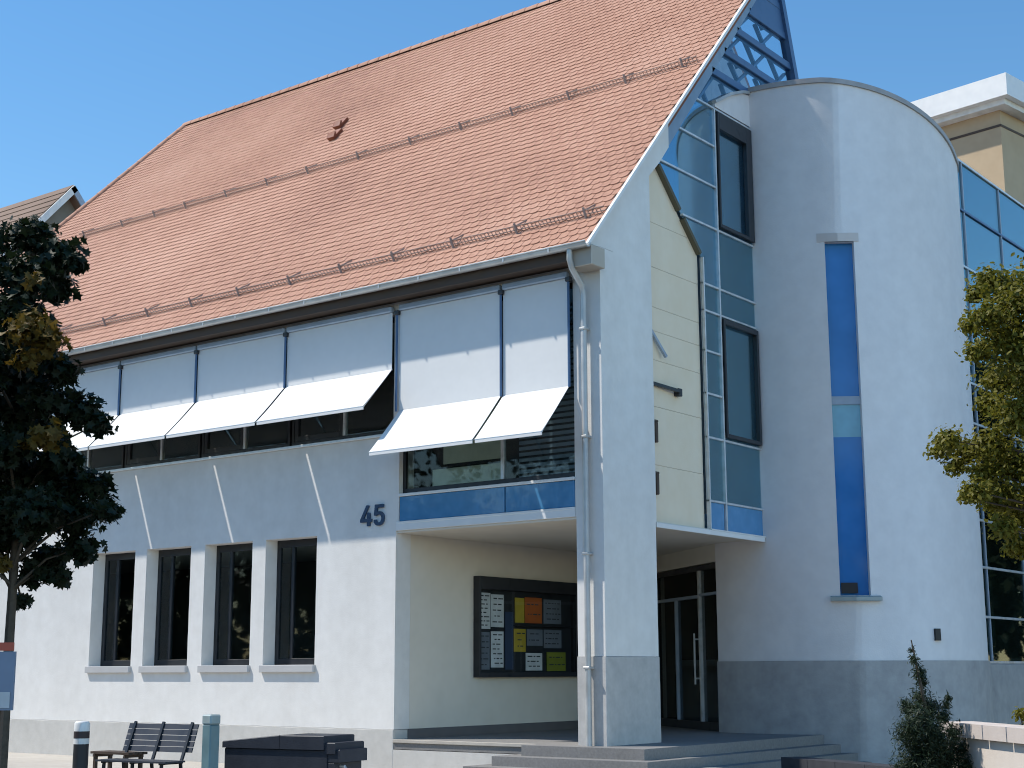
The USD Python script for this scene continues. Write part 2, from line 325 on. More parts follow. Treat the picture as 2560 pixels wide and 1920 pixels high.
part(D, 'handle', [slab(1.16, 1.19, -.5, .5, .06, .03), slab(1.16, 1.19, -.4, -.37, .03, -.06), slab(1.16, 1.19, .37, .40, .03, -.06)], ALU)
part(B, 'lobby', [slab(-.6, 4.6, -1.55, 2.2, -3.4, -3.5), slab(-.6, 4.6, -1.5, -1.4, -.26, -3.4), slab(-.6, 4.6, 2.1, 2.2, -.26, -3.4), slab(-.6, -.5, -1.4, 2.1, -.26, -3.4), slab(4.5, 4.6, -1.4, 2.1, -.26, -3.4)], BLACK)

# display case on the porch wall
S = group_part(B, 'display_case', 'dark notice case with posters and coloured sheets')
y0, y1, z0, z1 = 2.2, 5.66, -0.34, 1.54; x = -4.46
part(S, 'case_frame', [bx(x, x + .16, y0, y0 + .05, z0, z1, .004), bx(x, x + .16, y1 - .3, y1, z0, z1, .004), bx(x, x + .16, y0 + .05, y1 - .3, z0, z0 + .09, .004), bx(x, x + .16, y0 + .05, y1 - .3, z1 - .24, z1, .004),
                       bx(x + .002, x + .01, y0 + .05, y1 - .3, z0 + .09, z1 - .24)], DARKFR)
part(S, 'shelf', bx(x + .01, x + .12, 3.42, 5.36, .635, .655), DARKFR)
part(S, 'case_glass', bx(x + .13, x + .136, y0 + .05, y1 - .3, z0 + .09, z1 - .24), pane_mat('case_glass', (0.95, 0.97, 0.97), 0.02))
SHEET = plain('grey_sheet', (0.42, 0.43, 0.45), .6); SHEET2 = plain('blue_grey_sheet', (0.16, 0.18, 0.22), .6); ORANGE = plain('orange_sheet', (0.46, 0.11, 0.02), .6)
OLIVE = plain('olive_sheet', (0.22, 0.24, 0.03), .6); INK = plain('ink', (0.05, 0.05, 0.06), .6)
def poster(ya, yb, za, zb, mat, ink=0, seed=0):
    p = part(S, 'poster', bx(x + .02, x + .03, ya, yb, za, zb), mat)
    r = random.Random(seed); ms = []
    for k in range(ink):
        z = zb - (k + .7) * (zb - za) / (ink + .6)
        yy = ya + .04 + r.random() * .08
        while yy < yb - .1:
            w = r.uniform(.04, .16); ms.append(bx(x + .031, x + .033, yy, min(yy + w, yb - .03), z - .012, z + .010)); yy += w + .04
    if ms: part(p, 'lettering', ms, INK)
SHEET = plain('pale_sheet', (0.66, 0.67, 0.69), .6)
poster(2.28, 2.68, .56, 1.24, SHEET, 8, 1); poster(2.70, 3.10, .60, 1.22, SHEET, 5, 11); poster(2.29, 2.66, -.20, .50, SHEET2, 6, 12); poster(2.70, 3.09, -.16, .52, SHEET, 7, 13)
poster(3.46, 3.76, .70, 1.18, YELLOW, 0); poster(3.78, 4.34, .70, 1.20, ORANGE, 2, 3); poster(4.40, 5.0, .70, 1.18, SHEET2, 4, 4)
poster(3.42, 3.80, .14, .58, YELLOW, 3, 5); poster(3.84, 4.36, .26, .58, SHEET2, 2, 6); poster(4.40, 5.0, .22, .58, SHEET2, 3, 7)
poster(3.80, 4.34, -.22, .12, SHEET, 3, 8); poster(4.50, 5.14, -.23, .14, OLIVE, 2, 9); poster(3.14, 3.40, -.2, .9, plain('navy_sheet', (.03, .05, .1), .5))

# ground floor windows
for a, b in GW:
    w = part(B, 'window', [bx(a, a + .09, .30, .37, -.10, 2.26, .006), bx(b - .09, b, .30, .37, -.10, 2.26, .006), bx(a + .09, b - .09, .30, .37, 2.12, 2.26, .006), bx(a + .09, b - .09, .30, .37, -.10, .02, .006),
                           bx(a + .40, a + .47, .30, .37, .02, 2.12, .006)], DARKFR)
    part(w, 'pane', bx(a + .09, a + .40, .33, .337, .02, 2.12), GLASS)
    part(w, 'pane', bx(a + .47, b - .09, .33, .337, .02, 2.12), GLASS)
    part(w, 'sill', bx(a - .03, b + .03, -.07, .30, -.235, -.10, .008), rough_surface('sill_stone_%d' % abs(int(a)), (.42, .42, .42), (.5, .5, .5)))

# upper windows behind the awnings
def upper_window(a, b, zs, mids, casement):
    w = part(B, 'window', [bx(a, b, .10, .17, zs, zs + .09, .005), bx(a, b, .10, .17, 6.12, 6.21, .005), bx(a, a + .06, .10, .17, zs + .09, 6.12, .005), bx(b - .06, b, .10, .17, zs + .09, 6.12, .005)], DARKFR)
    edges = [a + .06] + mids + [b - .06]
    for k, (p, q) in enumerate(zip(edges[:-1], edges[1:])):
        if k: part(w, 'mullion', bx(p - .03, p + .03, .085, .17, zs + .09, 6.12, .005), ALU)
        if k in casement:
            part(w, 'casement', [bx(p + .03, p + .12, .09, .16, zs + .09, 6.12, .005), bx(q - .12, q - .03, .09, .16, zs + .09, 6.12, .005), bx(p + .12, q - .12, .09, .16, zs + .09, zs + .19, .005)], DARKFR)
        part(w, 'pane', bx(p + .03, q - .03, .125, .132, zs + .09, 6.12), GLASS)
    return w
for b, a in zip(XR[:-1], XR[1:]): upper_window(a + .03, b - .08 if b == XR[0] else b - .03, 4.02, [(a + b) / 2], (0,))
for a, b in ((-17.6, -15.2), (-20.0, -17.65)): upper_window(a + .03, b - .03, 4.02, [(a + b) / 2], (0,))
w = upper_window(-4.40, -0.55, 2.90, [-2.13], ())
part(w, 'blind', [bx(-3.80, -2.25, .22, .24, 2.98, 3.30), bx(-3.55, -2.25, .22, .24, 3.38, 4.6)], BLIND)
part(w, 'blind', [bx(-2.0, -.62, .40, .41, zz, zz + .06) for zz in np.arange(3.0, 6.0, .1)], GREYBLUE)
part(B, 'window_ledge', [bx(-14.80, -4.50, -.05, .10, 3.965, 4.017, .006), bx(-21.4, -15.2, -.05, .10, 3.965, 4.017, .006)], ALU)
# blue glass spandrel over the porch
part(B, 'spandrel_rail', [bx(-4.40, -.552, -.03, .10, 2.845, 2.895, .006)], WHITE_METAL)
part(B, 'spandrel_rail', [bx(-4.40, -.552, -.018, .03, 2.36, 2.40, .004)], WHITE_METAL)
for a, b in ((-4.38, -2.02), (-1.99, -.57)): part(B, 'spandrel_panel', bx(a, b, .0, .05, 2.405, 2.84, .006), SPANDREL)
nm = meshkit.text_mesh('45', .36, .03, bold=True); nm.vertices = np.stack([nm.vertices[:, 0] - 5.34, -.035 + .03 - nm.vertices[:, 2] * 1.0, nm.vertices[:, 1] + 2.37], 1); nm.invert()
if nm.volume < 0: nm.invert()
part(B, 'house_number', nm, NUMBER, label='dark blue numerals 45')

# awnings: fabric screens that drop along the glass and then swing out
def awning(a, b, zb, ze, out):
    y0 = -.07
    top = [bx(a, b, y0 - .006, y0, zb, 6.24)]
    s = 0.012
    N, M, V, F = 10, 16, [], []
    g = np.random.default_rng(int(abs(a) * 100))
    ph = g.uniform(0, 6, 3)
    for side in (0, 1):
        for i in range(N + 1):
            for k in range(M + 1):
                t, u = i / N, k / M
                sag = -.028 * math.sin(math.pi * t) * (.45 + .55 * math.sin(math.pi * u)) + .004 * math.sin(9 * u + ph[0] + 3 * t) * math.sin(math.pi * t) - .006 * t * math.sin(math.pi * u)
                V.append((a + (b - a) * u, y0 - .003 - t * out + side * .005, zb + (ze - zb) * t + sag - side * .006))
    o2 = (N + 1) * (M + 1)
    for i in range(N):
        for k in range(M):
            p, q, r_, w_ = i * (M + 1) + k, i * (M + 1) + k + 1, (i + 1) * (M + 1) + k + 1, (i + 1) * (M + 1) + k
            F += [(p, w_, r_), (p, r_, q), (o2 + p, o2 + r_, o2 + w_), (o2 + p, o2 + q, o2 + r_)]
    aw = part(B, 'awning', trimesh.util.concatenate(top + [tm(V, F)]), FABRIC, 35)
    part(aw, 'hem', bx(a, b, y0 - out - .012, y0 - out + .006, ze - .075, ze - .004, .004), FABRIC)
    part(aw, 'bottom_bar', tube([(a, y0 - out, ze - .012), (b, y0 - out, ze - .012)], .018, 8), WHITE_METAL, 40)
    part(aw, 'bend_rod', tube([(a, y0 + .012, zb), (b, y0 + .012, zb)], .014, 8), ALU, 40)
    for xx in (a + .03, b - .03): part(aw, 'arm', tube([(xx, y0 + .02, zb), (xx, y0 - out + .01, ze - .03)], .012, 6), ALU, 40)
    part(aw, 'cassette', bx(a, b, -.13, -.02, 6.245, 6.36, .02), GREYBLUE)
for b, a in zip(XR[:-1], XR[1:]): awning(a + .027, b - (.09 if b == XR[0] else .027), 5.18, 4.41, .74)
for b, a in zip(XQ[:-1], XQ[1:]): awning(a + .027 + (.02 if a == -4.4 else 0), b - .027, 4.40, 3.56, .77)
for xx, zb in [(v, 5.16) for v in XR[1:]] + [(-4.46, 5.16), (-4.40, 4.38), (-2.0, 4.38), (-.57, 4.38)]:
    if xx == -4.46: continue
    g = part(B, 'guide_rail', tube([(xx, -.105, zb), (xx, -.105, 6.24)], .022, 8), BLUEFR, 40)
    part(g, 'rail_cap', bx(xx - .04, xx + .06, -.15, -.06, 6.17, 6.25, .01), DARKFR)

# ------------------------------------------------------------------ roof
EY = -0.40
plan = Polygon([(0.12, EY), (0.12, 7.9), (0.0, 8.04), (-2.5, 8.04), (-20.27, 8.04), (-23.15, EY)])
def lift(p, off=0.0):  # plan point to roof plane, off along the normal
    nx = np.array([0, -RS, 1]) / math.hypot(1, RS); return np.array([p[0], p[1], roof_z(p[1])]) + nx * off
def plane_slab(poly, f, t0, t1, nrm):
    m = trimesh.creation.extrude_polygon(poly, 1.0, engine='earcut'); v = m.vertices
    z = f(v[:, 0], v[:, 1]); k = np.where(v[:, 2] > .5, t1, t0)
    m.vertices = np.stack([v[:, 0], v[:, 1], z], 1) + np.outer(k, nrm); return m
NR = np.array([0, -RS, 1]) / math.hypot(1, RS)
rear = Polygon([(-2.5, 8.04), (-20.27, 8.04), (-23.15, 16.45), (-2.5, 16.45)])
roofm = [plane_slab(plan.intersection(sbox(-30, -5, -.01, 20)), lambda X, Y: roof_z(Y), -.11, -.03, NR), plane_slab(rear, lambda X, Y: roof_z(16.08 - Y), -.22, -.03, NR * [1, -1, 1])]
hn = np.cross(np.array([-2.88, -8.44, -9.37]), np.array([0, 1, 0])); hn = hn / np.linalg.norm(hn); hn = hn if hn[2] > 0 else -hn
hip = Polygon([(-20.27, 8.04), (-23.15, -.40), (-23.15, 16.45)])
roofm.append(plane_slab(hip, lambda X, Y: 16.0 - (-20.27 - X) * 9.37 / 2.88, -.15, -.02, hn))
R = part(B, 'roof', roofm, rough_surface('roof_underlay', (.20, .085, .055), (.26, .11, .07)))
# flat clay tiles in courses, each its own slab with a rounded lower edge
SL = math.hypot(1, RS); COURSE, TW, TLEN, TH = 0.19, 0.196, 0.235, 0.016
tv = np.array([(-.092, .0), (-.060, -.030), (0, -.040), (.060, -.030), (.092, .0), (.092, TLEN), (-.092, TLEN)])
def tile_mesh(cx, s0, jit):
    # (u across, s up the slope) -> world; lower edge lies proud on the course below
    u = cx + tv[:, 0]; s = s0 + .04 + tv[:, 1] + jit[0]
    h = np.where(tv[:, 1] > .1, .004, .024) + jit[1]
    def P(off):
        yy = EY + s / SL; zz = roof_z(yy)
        return np.stack([u, yy, zz], 1) + np.outer(h + off, NR)
    V = np.vstack([P(TH), P(0)]); k = 7
    F = [(0, 1, 6), (1, 2, 6), (2, 5, 6), (2, 3, 5), (3, 4, 5)]
    for i in range(4): F += [(i, i + k, i + k + 1), (i, i + k + 1, i + 1)]
    F += [(4, 4 + k, 5 + k), (4, 5 + k, 5), (6, 6 + k, k), (6, k, 0)]
    return V, np.array(F)
tiles = []
ny = int((8.04 - EY) * SL / COURSE) + 1
for r in range(ny):
    s0 = r * COURSE; ymid = EY + (s0 + .1) / SL
    for c in range(int(23.5 / TW) + 1):
        cx = -0.055 - c * TW - (TW / 2 if r % 2 else 0)
        if not plan.contains(shapely.Point(cx, max(ymid, EY + .02))): continue
        tiles.append((cx, s0, (RNG.normal(0, .003), RNG.normal(0, .0015))))
dist = [np.linalg.norm(np.array([cx, EY + s / SL, roof_z(EY + s / SL)]) - CAM_POS) for cx, s, _ in tiles]
order = np.argsort(dist)
for i in order[:300]:
    V, F = tile_mesh(*tiles[i]); part(R, 'roof_tile', tm(V, F), TILE)
Vs, Fs, o = [], [], 0
for i in order[300:]:
    V, F = tile_mesh(*tiles[i]); Vs.append(V); Fs.append(F + o); o += len(V)
part(R, 'tile_field', tm(np.vstack(Vs), np.vstack(Fs)), TILE, kind='stuff')
def halfround(a, b, r, mat, name, up=(0, 0, 1)):
    a, b = np.array(a, float), np.array(b, float); t = (b - a) / np.linalg.norm(b - a); s = np.cross(t, up); s /= np.linalg.norm(s); q = np.cross(s, t)
    V, F = [], []
    for p, rr in ((a, r * 1.08), (b, r)):
        for k in range(7):
            an = math.pi * k / 6; V.append(p + rr * (math.cos(an) * s + math.sin(an) * q))
    for k in range(6): F += [(k, k + 7, k + 8), (k, k + 8, k + 1)]
    V += [a]; F += [(14, k + 1, k) for k in range(6)]
    part(R, name, tm(V, F), mat, 50)
xr = -2.5
while xr > -20.2: halfround((xr, 8.04, 15.93), (xr - .40, 8.04, 15.93), .15, TILE, 'ridge_tile'); xr -= .38
h0, h1 = np.array([-20.27, 8.04, 15.98]), np.array([-23.15, -.40, 6.62])
for k in range(31): halfround(h1 + (h0 - h1) * k / 31, h1 + (h0 - h1) * min(1, (k + 1.06) / 31), .11, TILE, 'hip_tile')
# verge trim: thin pale metal strip along the gable edge
vt = [bar(lift((0.062, EY - .02), .038), lift((0.062, 7.9), .038), .055, .055, NR)]
part(R, 'verge_trim', vt, WHITE_METAL)
# snow guards: two rails on brackets, in two rows
def guard(y, brx, xa, xb):
    g = group_part(R, 'snow_guard')
    for off, dy in ((.07, 0), (.15, .0)):
        part(g, 'rail', tube([lift((xa, y + dy), off), lift((xb, y + dy), off)], .009, 6), GUARD, 40)
    part(g, 'grille', [bar(lift((x, y), .02), lift((x, y), .15), .010, .010, (1, 0, 0)) for x in np.arange(xa, xb, .08)], GUARD, kind='stuff')
    for x in brx: part(g, 'bracket', [bar(lift((x, y - .05), .0), lift((x, y), .21), .035, .03, (1, 0, 0)), bar(lift((x, y + .24), .03), lift((x, y), .15), .025, .015, (1, 0, 0))], GUARD)
guard(3.78, [-19.1, -17.5, -16.2, -15.0, -13.5, -12.05, -10.68, -9.06, -7.48, -6.03, -4.64, -3.18, -1.8, -.49], -19.3, -.15)
guard(.24, [-21.0, -19.4, -17.9, -16.4, -14.9, -13.3, -11.85, -10.43, -8.98, -7.5, -6.1, -4.74, -3.3, -1.85, -.38], -21.2, .0)
for x, y in ((-11.22, 5.37), (-11.0, 4.95)):
    v = part(R, 'roof_vent', [bar(lift((x, y - .12), .06), lift((x, y + .16), .06), .20, .10, NR), bar(lift((x, y - .12), .10), lift((x, y - .02), .17), .24, .05, NR)], VENTRED)
# eaves: soffit, fascia, gutter, downpipe
gz0, gzl = 6.60, 6.52
gut = []
for k in range(9):
    an = math.pi * k / 8; gut.append((EY - .085 - .085 * math.cos(an), -.085 * math.sin(an)))
gp = [(a, b) for a, b in gut] + [(EY - .085 - .072 * math.cos(math.pi * k / 8), -.072 * math.sin(math.pi * k / 8)) for k in range(8, -1, -1)]
gm = ext(Polygon(gp).buffer(0), 'x', -22.9, 0.10); gm.vertices[:, 2] += 6.66
GT = part(B, 'gutter', [gm, bx(-22.9, .10, EY - .185, EY - .165, 6.645, 6.672, .006)], GUTTER, 40)
for xx in np.arange(-22.5, .1, .95): part(GT, 'gutter_bracket', [bx(xx, xx + .03, EY - .178, EY, 6.66, 6.668), bx(xx, xx + .03, EY - .182, EY - .172, 6.58, 6.66)], GUTTER)
part(B, 'fascia_board', bx(-22.9, -.36, EY + .0, EY + .03, 6.42, 6.60, .004), SOFFIT)
part(B, 'soffit', bx(-22.9, -.36, EY + .03, -.002, 6.44, 6.465), SOFFIT)
part(B, 'verge_end', ext(Polygon([(EY + .02, 6.645), (-.004, 6.645), (-.004, 6.705), (0.40, 6.705), (0.40, roof_z(.40) - .036), (EY + .02, roof_z(EY + .02) - .036)]), 'x', -.34, 0), PLASTER)
part(B, 'eaves_return', bx(-.35, .11, EY + .0, -.002, 6.30, 6.64, .01), rough_surface('return_beige', (.42, .38, .32), (.5, .46, .4)))
px, py = -.27, -.10
dp = part(B, 'downpipe', tube([(-.27, EY - .085, 6.58), (-.27, EY - .085, 6.42), (-.27, EY - .02, 6.28), (px, py - .05, 6.05), (px, py, 5.9), (px, py, 3), (px, py, -1.40)], .05, 12), GUTTER, 40)
for z in (5.3, 3.5, 1.6, -.2): part(dp, 'pipe_clip', bx(px - .062, px + .062, py - .062, 0, z, z + .04, .01), GUTTER)

# ------------------------------------------------------------------ gable glazing
GZ = group_part(B, 'gable_glazing', 'blue glazed stair gable between warm reflection panel and round tower')
farp = lambda z: 7.65 - (z - 12.0) / 3.28
glz = Polygon([(3.45, 2.24), (5.58, 2.24), (5.58, 11.0), (7.90, 11.0), (farp(14.3) - .05, 14.3), (6.75, inner(6.75) - .02), (2.02, inner(2.02) - .07), (2.02, 8.70), (3.45, 7.32)])
tz = [2.24, 2.77, 3.93, 4.74, 5.54, 6.30, 6.81, 7.96, 8.80, 9.62, 10.40, 11.18, 11.76, 12.38, 13.0, 13.6, 14.6]
full = {2.24, 2.77, 3.93, 6.30, 6.81, 7.96, 10.40}
cells = []
def cell(y0, y1, z0, z1, mat):
    q = glz.intersection(sbox(y0, z0, y1, z1))
    if q.area > .02: part(GZ, 'pane', ext(q, 'x', -.075, -.062), mat)
for i in range(len(tz) - 1):
    z0, z1 = tz[i], tz[i + 1]
    if z0 == 2.24: 
        for a, b in ((3.45, 4.05), (4.05, 5.58)): part(GZ, 'spandrel_panel', bx(-.085, -.05, a + .03, b - .03, z0 + .03, z1 - .02, .005), SPANDREL)
        continue
    cell(0, 4.05, z0, z1, GLASS_TEAL if z1 < 7.9 else GLASS_BLUE if z1 <= 10.41 else GLASS_SKY)
    if z0 >= 10.4: cell(4.05, 9, z0, z1, GLASS_SKY)
for z0, z1 in ((2.77, 3.93), (3.93, 6.30), (6.30, 6.81), (6.81, 7.96), (7.96, 10.40)): cell(4.05, 9, z0, z1, GLASS_BLUE if z0 > 7.9 else GLASS_TEAL)
for z in tz[1:-1]:
    ln = shapely.LineString([(0, z), (9 if (z in full or z > 10.4) else 4.05, z)]).intersection(glz)
    for g in getattr(ln, 'geoms', [ln]):
        if g.is_empty or g.length < .1: continue
        (a, _), (b, _) = g.coords[0], g.coords[-1]
        if z < 10.41: part(GZ, 'transom', bx(-.09, -.026, a, b, z - .02, z + .02, .004), ALU)
        else: part(GZ, 'truss_chord', bx(-.17, -.02, a, b, z - .075, z + .075, .01), BLUEFR)
part(GZ, 'mullion', bx(-.09, -.008, 4.03, 4.07, 2.26, 10.38, .004), ALU)
part(GZ, 'mullion', bx(-.09, -.008, 3.45, 3.48, 2.26, 7.30, .004), ALU)
part(GZ, 'sill_trim', bx(-.09, 0.012, 3.45, 5.50, 2.236, 2.262, .004), WHITE_METAL)
for (ya, yb, za, zb, r, tp) in ((4.10, 5.44, 3.99, 6.24, .07, .10), (4.10, 5.44, 8.02, 10.34, .22, .34)):
    c = part(GZ, 'opening_window', [bx(-.06, .03, ya, ya + .05, za, zb, .006), bx(-.06, .03, yb - r, yb, za, zb, .006), bx(-.06, .03, ya + .05, yb - r, zb - tp, zb, .006), bx(-.06, .03, ya + .05, yb - r, za, za + .07, .006)], DARKFR)
rim = Polygon([(4.09, 10.44), (5.56, 10.44), (5.56, 11.12), (5.2, 11.06), (4.7, 10.86), (4.09, 10.52)])
part(B, 'infill_panel', ext(rim, 'x', -.30, -.02), TOWER_PL)
part(B, 'infill_coping', [bar((-.08, a[0], a[1] + .03), (-.08, b[0], b[1] + .03), .20, .06, (0, 0, 1)) for a, b in (((4.07, 10.50), (4.7, 10.86)), ((4.7, 10.86), (5.2, 11.06)), ((5.2, 11.06), (5.5, 11.13)))], GUTTER)
# lattice of the roof space: far edge post, diagonals behind the chords
part(GZ, 'edge_post', bar((-.06, 7.93, 11.0), (-.06, 6.80, 14.6), .16, .20, (1, 0, 0)), BLUEFR)
for z0, z1, off in ((10.40, 11.18, 0), (11.18, 11.76, .4), (11.76, 12.38, .1), (12.38, 13.0, .5), (13.0, 13.6, .2)):
    y = 3.6 + off
    while y < 7.8:
        for sgn in (1, -1):
            a, b = ((y, z0), (y + .75, z1)) if sgn > 0 else ((y + .75, z0), (y + .1, z1))
            ln = shapely.LineString([a, b]).intersection(glz.buffer(-.05))
            if ln.length > .5:
                c0, c1 = ln.coords[0], ln.coords[-1]
                part(GZ, 'truss_diagonal', bar((-.20 - .06 * (sgn < 0), c0[0], c0[1]), (-.20 - .06 * (sgn < 0), c1[0], c1[1]), .05, .08, (1, 0, 0)), BLUEFR)
        y += 1.05
part(GZ, 'apex_panel', ext(glz.intersection(sbox(4, 13.0, 9, 15)), 'x', -.055, -.03), BLUEFR)
# top of the glazed lantern towards the rear
part(GZ, 'rear_pane', tm([(-.1, 7.85, 11.0), (-2.4, 9.6, 11.0), (-2.4, 8.1, 15.0), (-.1, 6.9, 14.4)], [(0, 1, 2), (0, 2, 3)]), GLASS_SKY)

# ------------------------------------------------------------------ round tower
TC = np.array([-0.14, 8.48]); TR = 3.0
T = thing('round_tower', 'pale plastered round stair tower with tall blue slit window', 'tower', (TC[0], TC[1], -2.0))
a0s, a1s = math.atan2(1.31 - TC[0], -(5.84 - TC[1])), math.atan2(1.77 - TC[0], -(6.16 - TC[1]))   # angle from -Y towards +X
angs = np.unique(np.concatenate([np.linspace(-math.pi, math.pi, 97), [a0s, a1s]]))
def tp(a, z, r=TR): return np.array([TC[0] + r * math.sin(a), TC[1] - r * math.cos(a), z])
def ztop(a):
    y = TC[1] - TR * math.cos(a); t = np.clip((y - 5.9) / 3.2, 0, 1); return 11.19 - 1.05 * t ** 1.15
def ring(zf0, zf1, r, skip=False, alist=angs):
    V, F = [], []
    for a in alist: V += [tp(a, zf0(a), r), tp(a, zf1(a), r)]
    for i in range(len(alist) - 1):
        o = 2 * i; F += [(o, o + 2, o + 3), (o, o + 3, o + 1)]
    return tm(V, F)
ZS0, ZS1 = 1.12, 7.90
low, mid, topf = (lambda a: ZS0), (lambda a: ZS1), ztop
left, right = [a for a in angs if a <= a0s], [a for a in angs if a >= a1s]; sl = [a for a in angs if a0s <= a <= a1s]
DR = .16
aA = math.atan2(A[0] - TC[0], -(A[1] - TC[1])); ZC = 2.21
under = np.array(sorted([aA] + [a for a in angs if a > aA + .001])); lu = [a for a in under if a <= a0s]
shell = [ring(lambda a: -.06, low, TR, alist=under), ring(mid, topf, TR), ring(lambda a: ZC, mid, TR, alist=left), ring(low, lambda a: ZC, TR, alist=lu), ring(low, mid, TR, alist=right)]; rev = []
rev += [tm([tp(aA, -2.3), tp(aA, ZC), tp(aA, ZC, TR - .3), tp(aA, -2.3, TR - .3)], [(0, 1, 2), (0, 2, 3)])]
for a in (a0s, a1s):
    p, q = tp(a, ZS0), tp(a, ZS0, TR - DR); r_, s_ = tp(a, ZS1), tp(a, ZS1, TR - DR)
    rev.append(tm([p, q, s_, r_], [(0, 1, 2), (0, 2, 3)] if a == a0s else [(0, 2, 1), (0, 3, 2)]))
V = []
for z, fl in ((ZS0, 0), (ZS1, 1)):
    V = [tp(a, z) for a in sl] + [tp(a, z, TR - DR) for a in sl]; k = len(sl); F = []
    for i in range(k - 1): F += [(i, i + 1, i + 1 + k), (i, i + 1 + k, i + k)]
    rev.append(tm(V, F))
part(T, 'tower_wall', shell, TOWER_PL, True); part(T, 'window_reveal', rev, TOWER_PL)
part(T, 'tower_base', [ring(lambda a: -2.3, lambda a: -.075, TR + .03, alist=under), ring(lambda a: -.075, lambda a: -.06, TR + .03, alist=under)], CONCRETE, True)
lip = []
V, F = [], []
for a in under: V += [tp(a, -.075, TR + .03), tp(a, -.058, TR - .01)]
for i in range(len(under) - 1): o = 2 * i; F += [(o, o + 2, o + 3), (o, o + 3, o + 1)]
part(T, 'base_ledge', tm(V, F), plain('ledge_grey', (.10, .105, .12), .6))
V, F = [], []
for a in angs:
    z = ztop(a); V += [tp(a, z - .03, TR + .035), tp(a, z + .07, TR + .035), tp(a, z + .07, TR - .20), tp(a, z - .03, TR - .0)]
for i in range(len(angs) - 1):
    o = 4 * i
    for k in range(4): k2 = (k + 1) % 4; F += [(o + k, o + 4 + k, o + 4 + k2), (o + k, o + 4 + k2, o + k2)]
part(T, 'coping', tm(V, F), plain('coping_grey', (.34, .33, .33), .5), 30)
V = [tp(a, ztop(a) - .12, TR - .05) for a in angs] + [np.array([TC[0], TC[1], 10.6])]; F = [(i, i + 1, len(V) - 1) for i in range(len(angs) - 1)]
part(T, 'tower_roof', tm(V, F), GUTTER)
def slitp(name, z0, z1, mat, r0=TR - .13, r1=TR - .145):
    V = [tp(a, z, r) for a in (a0s, a1s) for z in (z0, z1) for r in (r0, r1)]
    part(W_, name, trimesh.convex.convex_hull(np.array(V)), mat)
W_ = group_part(T, 'slit_window', 'tall narrow deep blue window')
slitp('pane', 4.88, 7.90, SLITGLASS); slitp('transom', 4.72, 4.88, GREYBLUE, TR - .10); slitp('pane', 4.10, 4.72, SLITPALE); slitp('pane', 1.12, 4.10, SLITGLASS)
part(W_, 'ventilator', trimesh.convex.convex_hull(np.array([tp(a, z, r) for a in (a0s + .01, (a0s + a1s) / 2 + .02) for z in (1.17, 1.36) for r in (TR - .08, TR - .14)])), BLACK)
V = [tp(a, z, r) for a in np.linspace(a0s - .06, a1s + .06, 5) for z, r in ((1.02, TR + .10), (1.09, TR + .10), (1.02, TR - .05), (1.13, TR - .05))]
part(W_, 'sill', trimesh.convex.convex_hull(np.array(V)), rough_surface('slit_sill', (.30, .34, .33), (.38, .42, .40)))
V = [tp(a, z, r) for a in np.linspace(a0s - .05, a1s + .03, 5) for z, r in ((7.90, TR + .012), (8.07, TR + .012), (7.90, TR - .02), (8.07, TR - .02))]
part(W_, 'lintel', trimesh.convex.convex_hull(np.array(V)), rough_surface('lintel_grey', (.55, .50, .47), (.60, .55, .52)))
av = math.atan2(2.55 - TC[0], -(7.2 - TC[1]))
part(T, 'wall_vent', trimesh.convex.convex_hull(np.array([tp(a, z, r) for a in (av - .02, av + .02) for z in (.30, .52) for r in (TR - .01, TR + .05)])), BLACK)

# ------------------------------------------------------------------ entrance steps
ST = thing('entrance_steps', 'low wide grey stone steps wrapping around the entrance corner', 'steps', (-1, 0, -2.1))
part(ST, 'landing', ext(Polygon([(-4.46, 0.0), (-1.36, 0.0), (-1.36, -.42), (.95, -.42), (.95, 5.9), (-1.1, 5.9), (-4.2, 8.6), (-4.46, 8.6)]), 'z', -1.55, -1.385), STEPSTONE)
for k, (x0_, e) in enumerate(((-1.70, .33), (-2.02, .66), (-2.34, .99))):
    z = -1.55 - .15 * k
    part(ST, 'step', ext(Polygon([(x0_, -.03), (x0_, -.42 - e), (.95 + e * .8, -.42 - e), (.95 + e * .8, 5.9), (.9, 6.2), (-.5, 5.0), (-.6, -.03)]), 'z', z - .16, z), STEPSTONE)
part(ST, 'landing_edge', bx(-4.46, -1.37, -.03, .012, -1.44, -1.384, .006), PAVE)  # paler strip: sunlight along the porch floor edge put into the colour
part(ST, 'base_wall', bx(-4.46, -.55, -.016, .3, -2.3, -1.56), PLINTH)

# ------------------------------------------------------------------ glass wing
GWX = 2.6
G = thing('glass_wing', 'curtain-walled glass wing with thin pale transoms behind the round tower', 'building', (GWX, 14, -2))
wz = [-.09, .80, 1.79, 2.74, 3.72, 4.72, 5.56, 6.8, 8.05, 9.30, 10.40]
wy = [9.2, 10.0, 12.25, 14.5, 16.75, 19.0]
for i in range(len(wz) - 1):
    for a, b in zip(wy[:-1], wy[1:]):
        part(G, 'pane', bx(GWX - .05, GWX - .035, a + .02, b - .02, wz[i] + .02, wz[i + 1] - .02), GLASS_WING if wz[i] < 5.5 else GLASS_PALE)
for z in wz: part(G, 'transom', bx(GWX - .07, GWX, wy[0], wy[-1], z - .025, z + .025, .004), ALU if z != 9.30 else BLUEFR)
for y in wy: part(G, 'mullion', bx(GWX - .068, GWX - .006, y - .025, y + .025, wz[0] + .025, wz[-1] - .025, .004), GREYBLUE)
part(G, 'wing_roof', bx(-8, GWX - .08, 9.2, 19.0, 10.36, 10.5), GUTTER)
part(G, 'floor_slab', [bx(-6, GWX - .3, 9.2, 19, z - .3, z) for z in (.0, 3.7, 6.8)], INTERIOR)
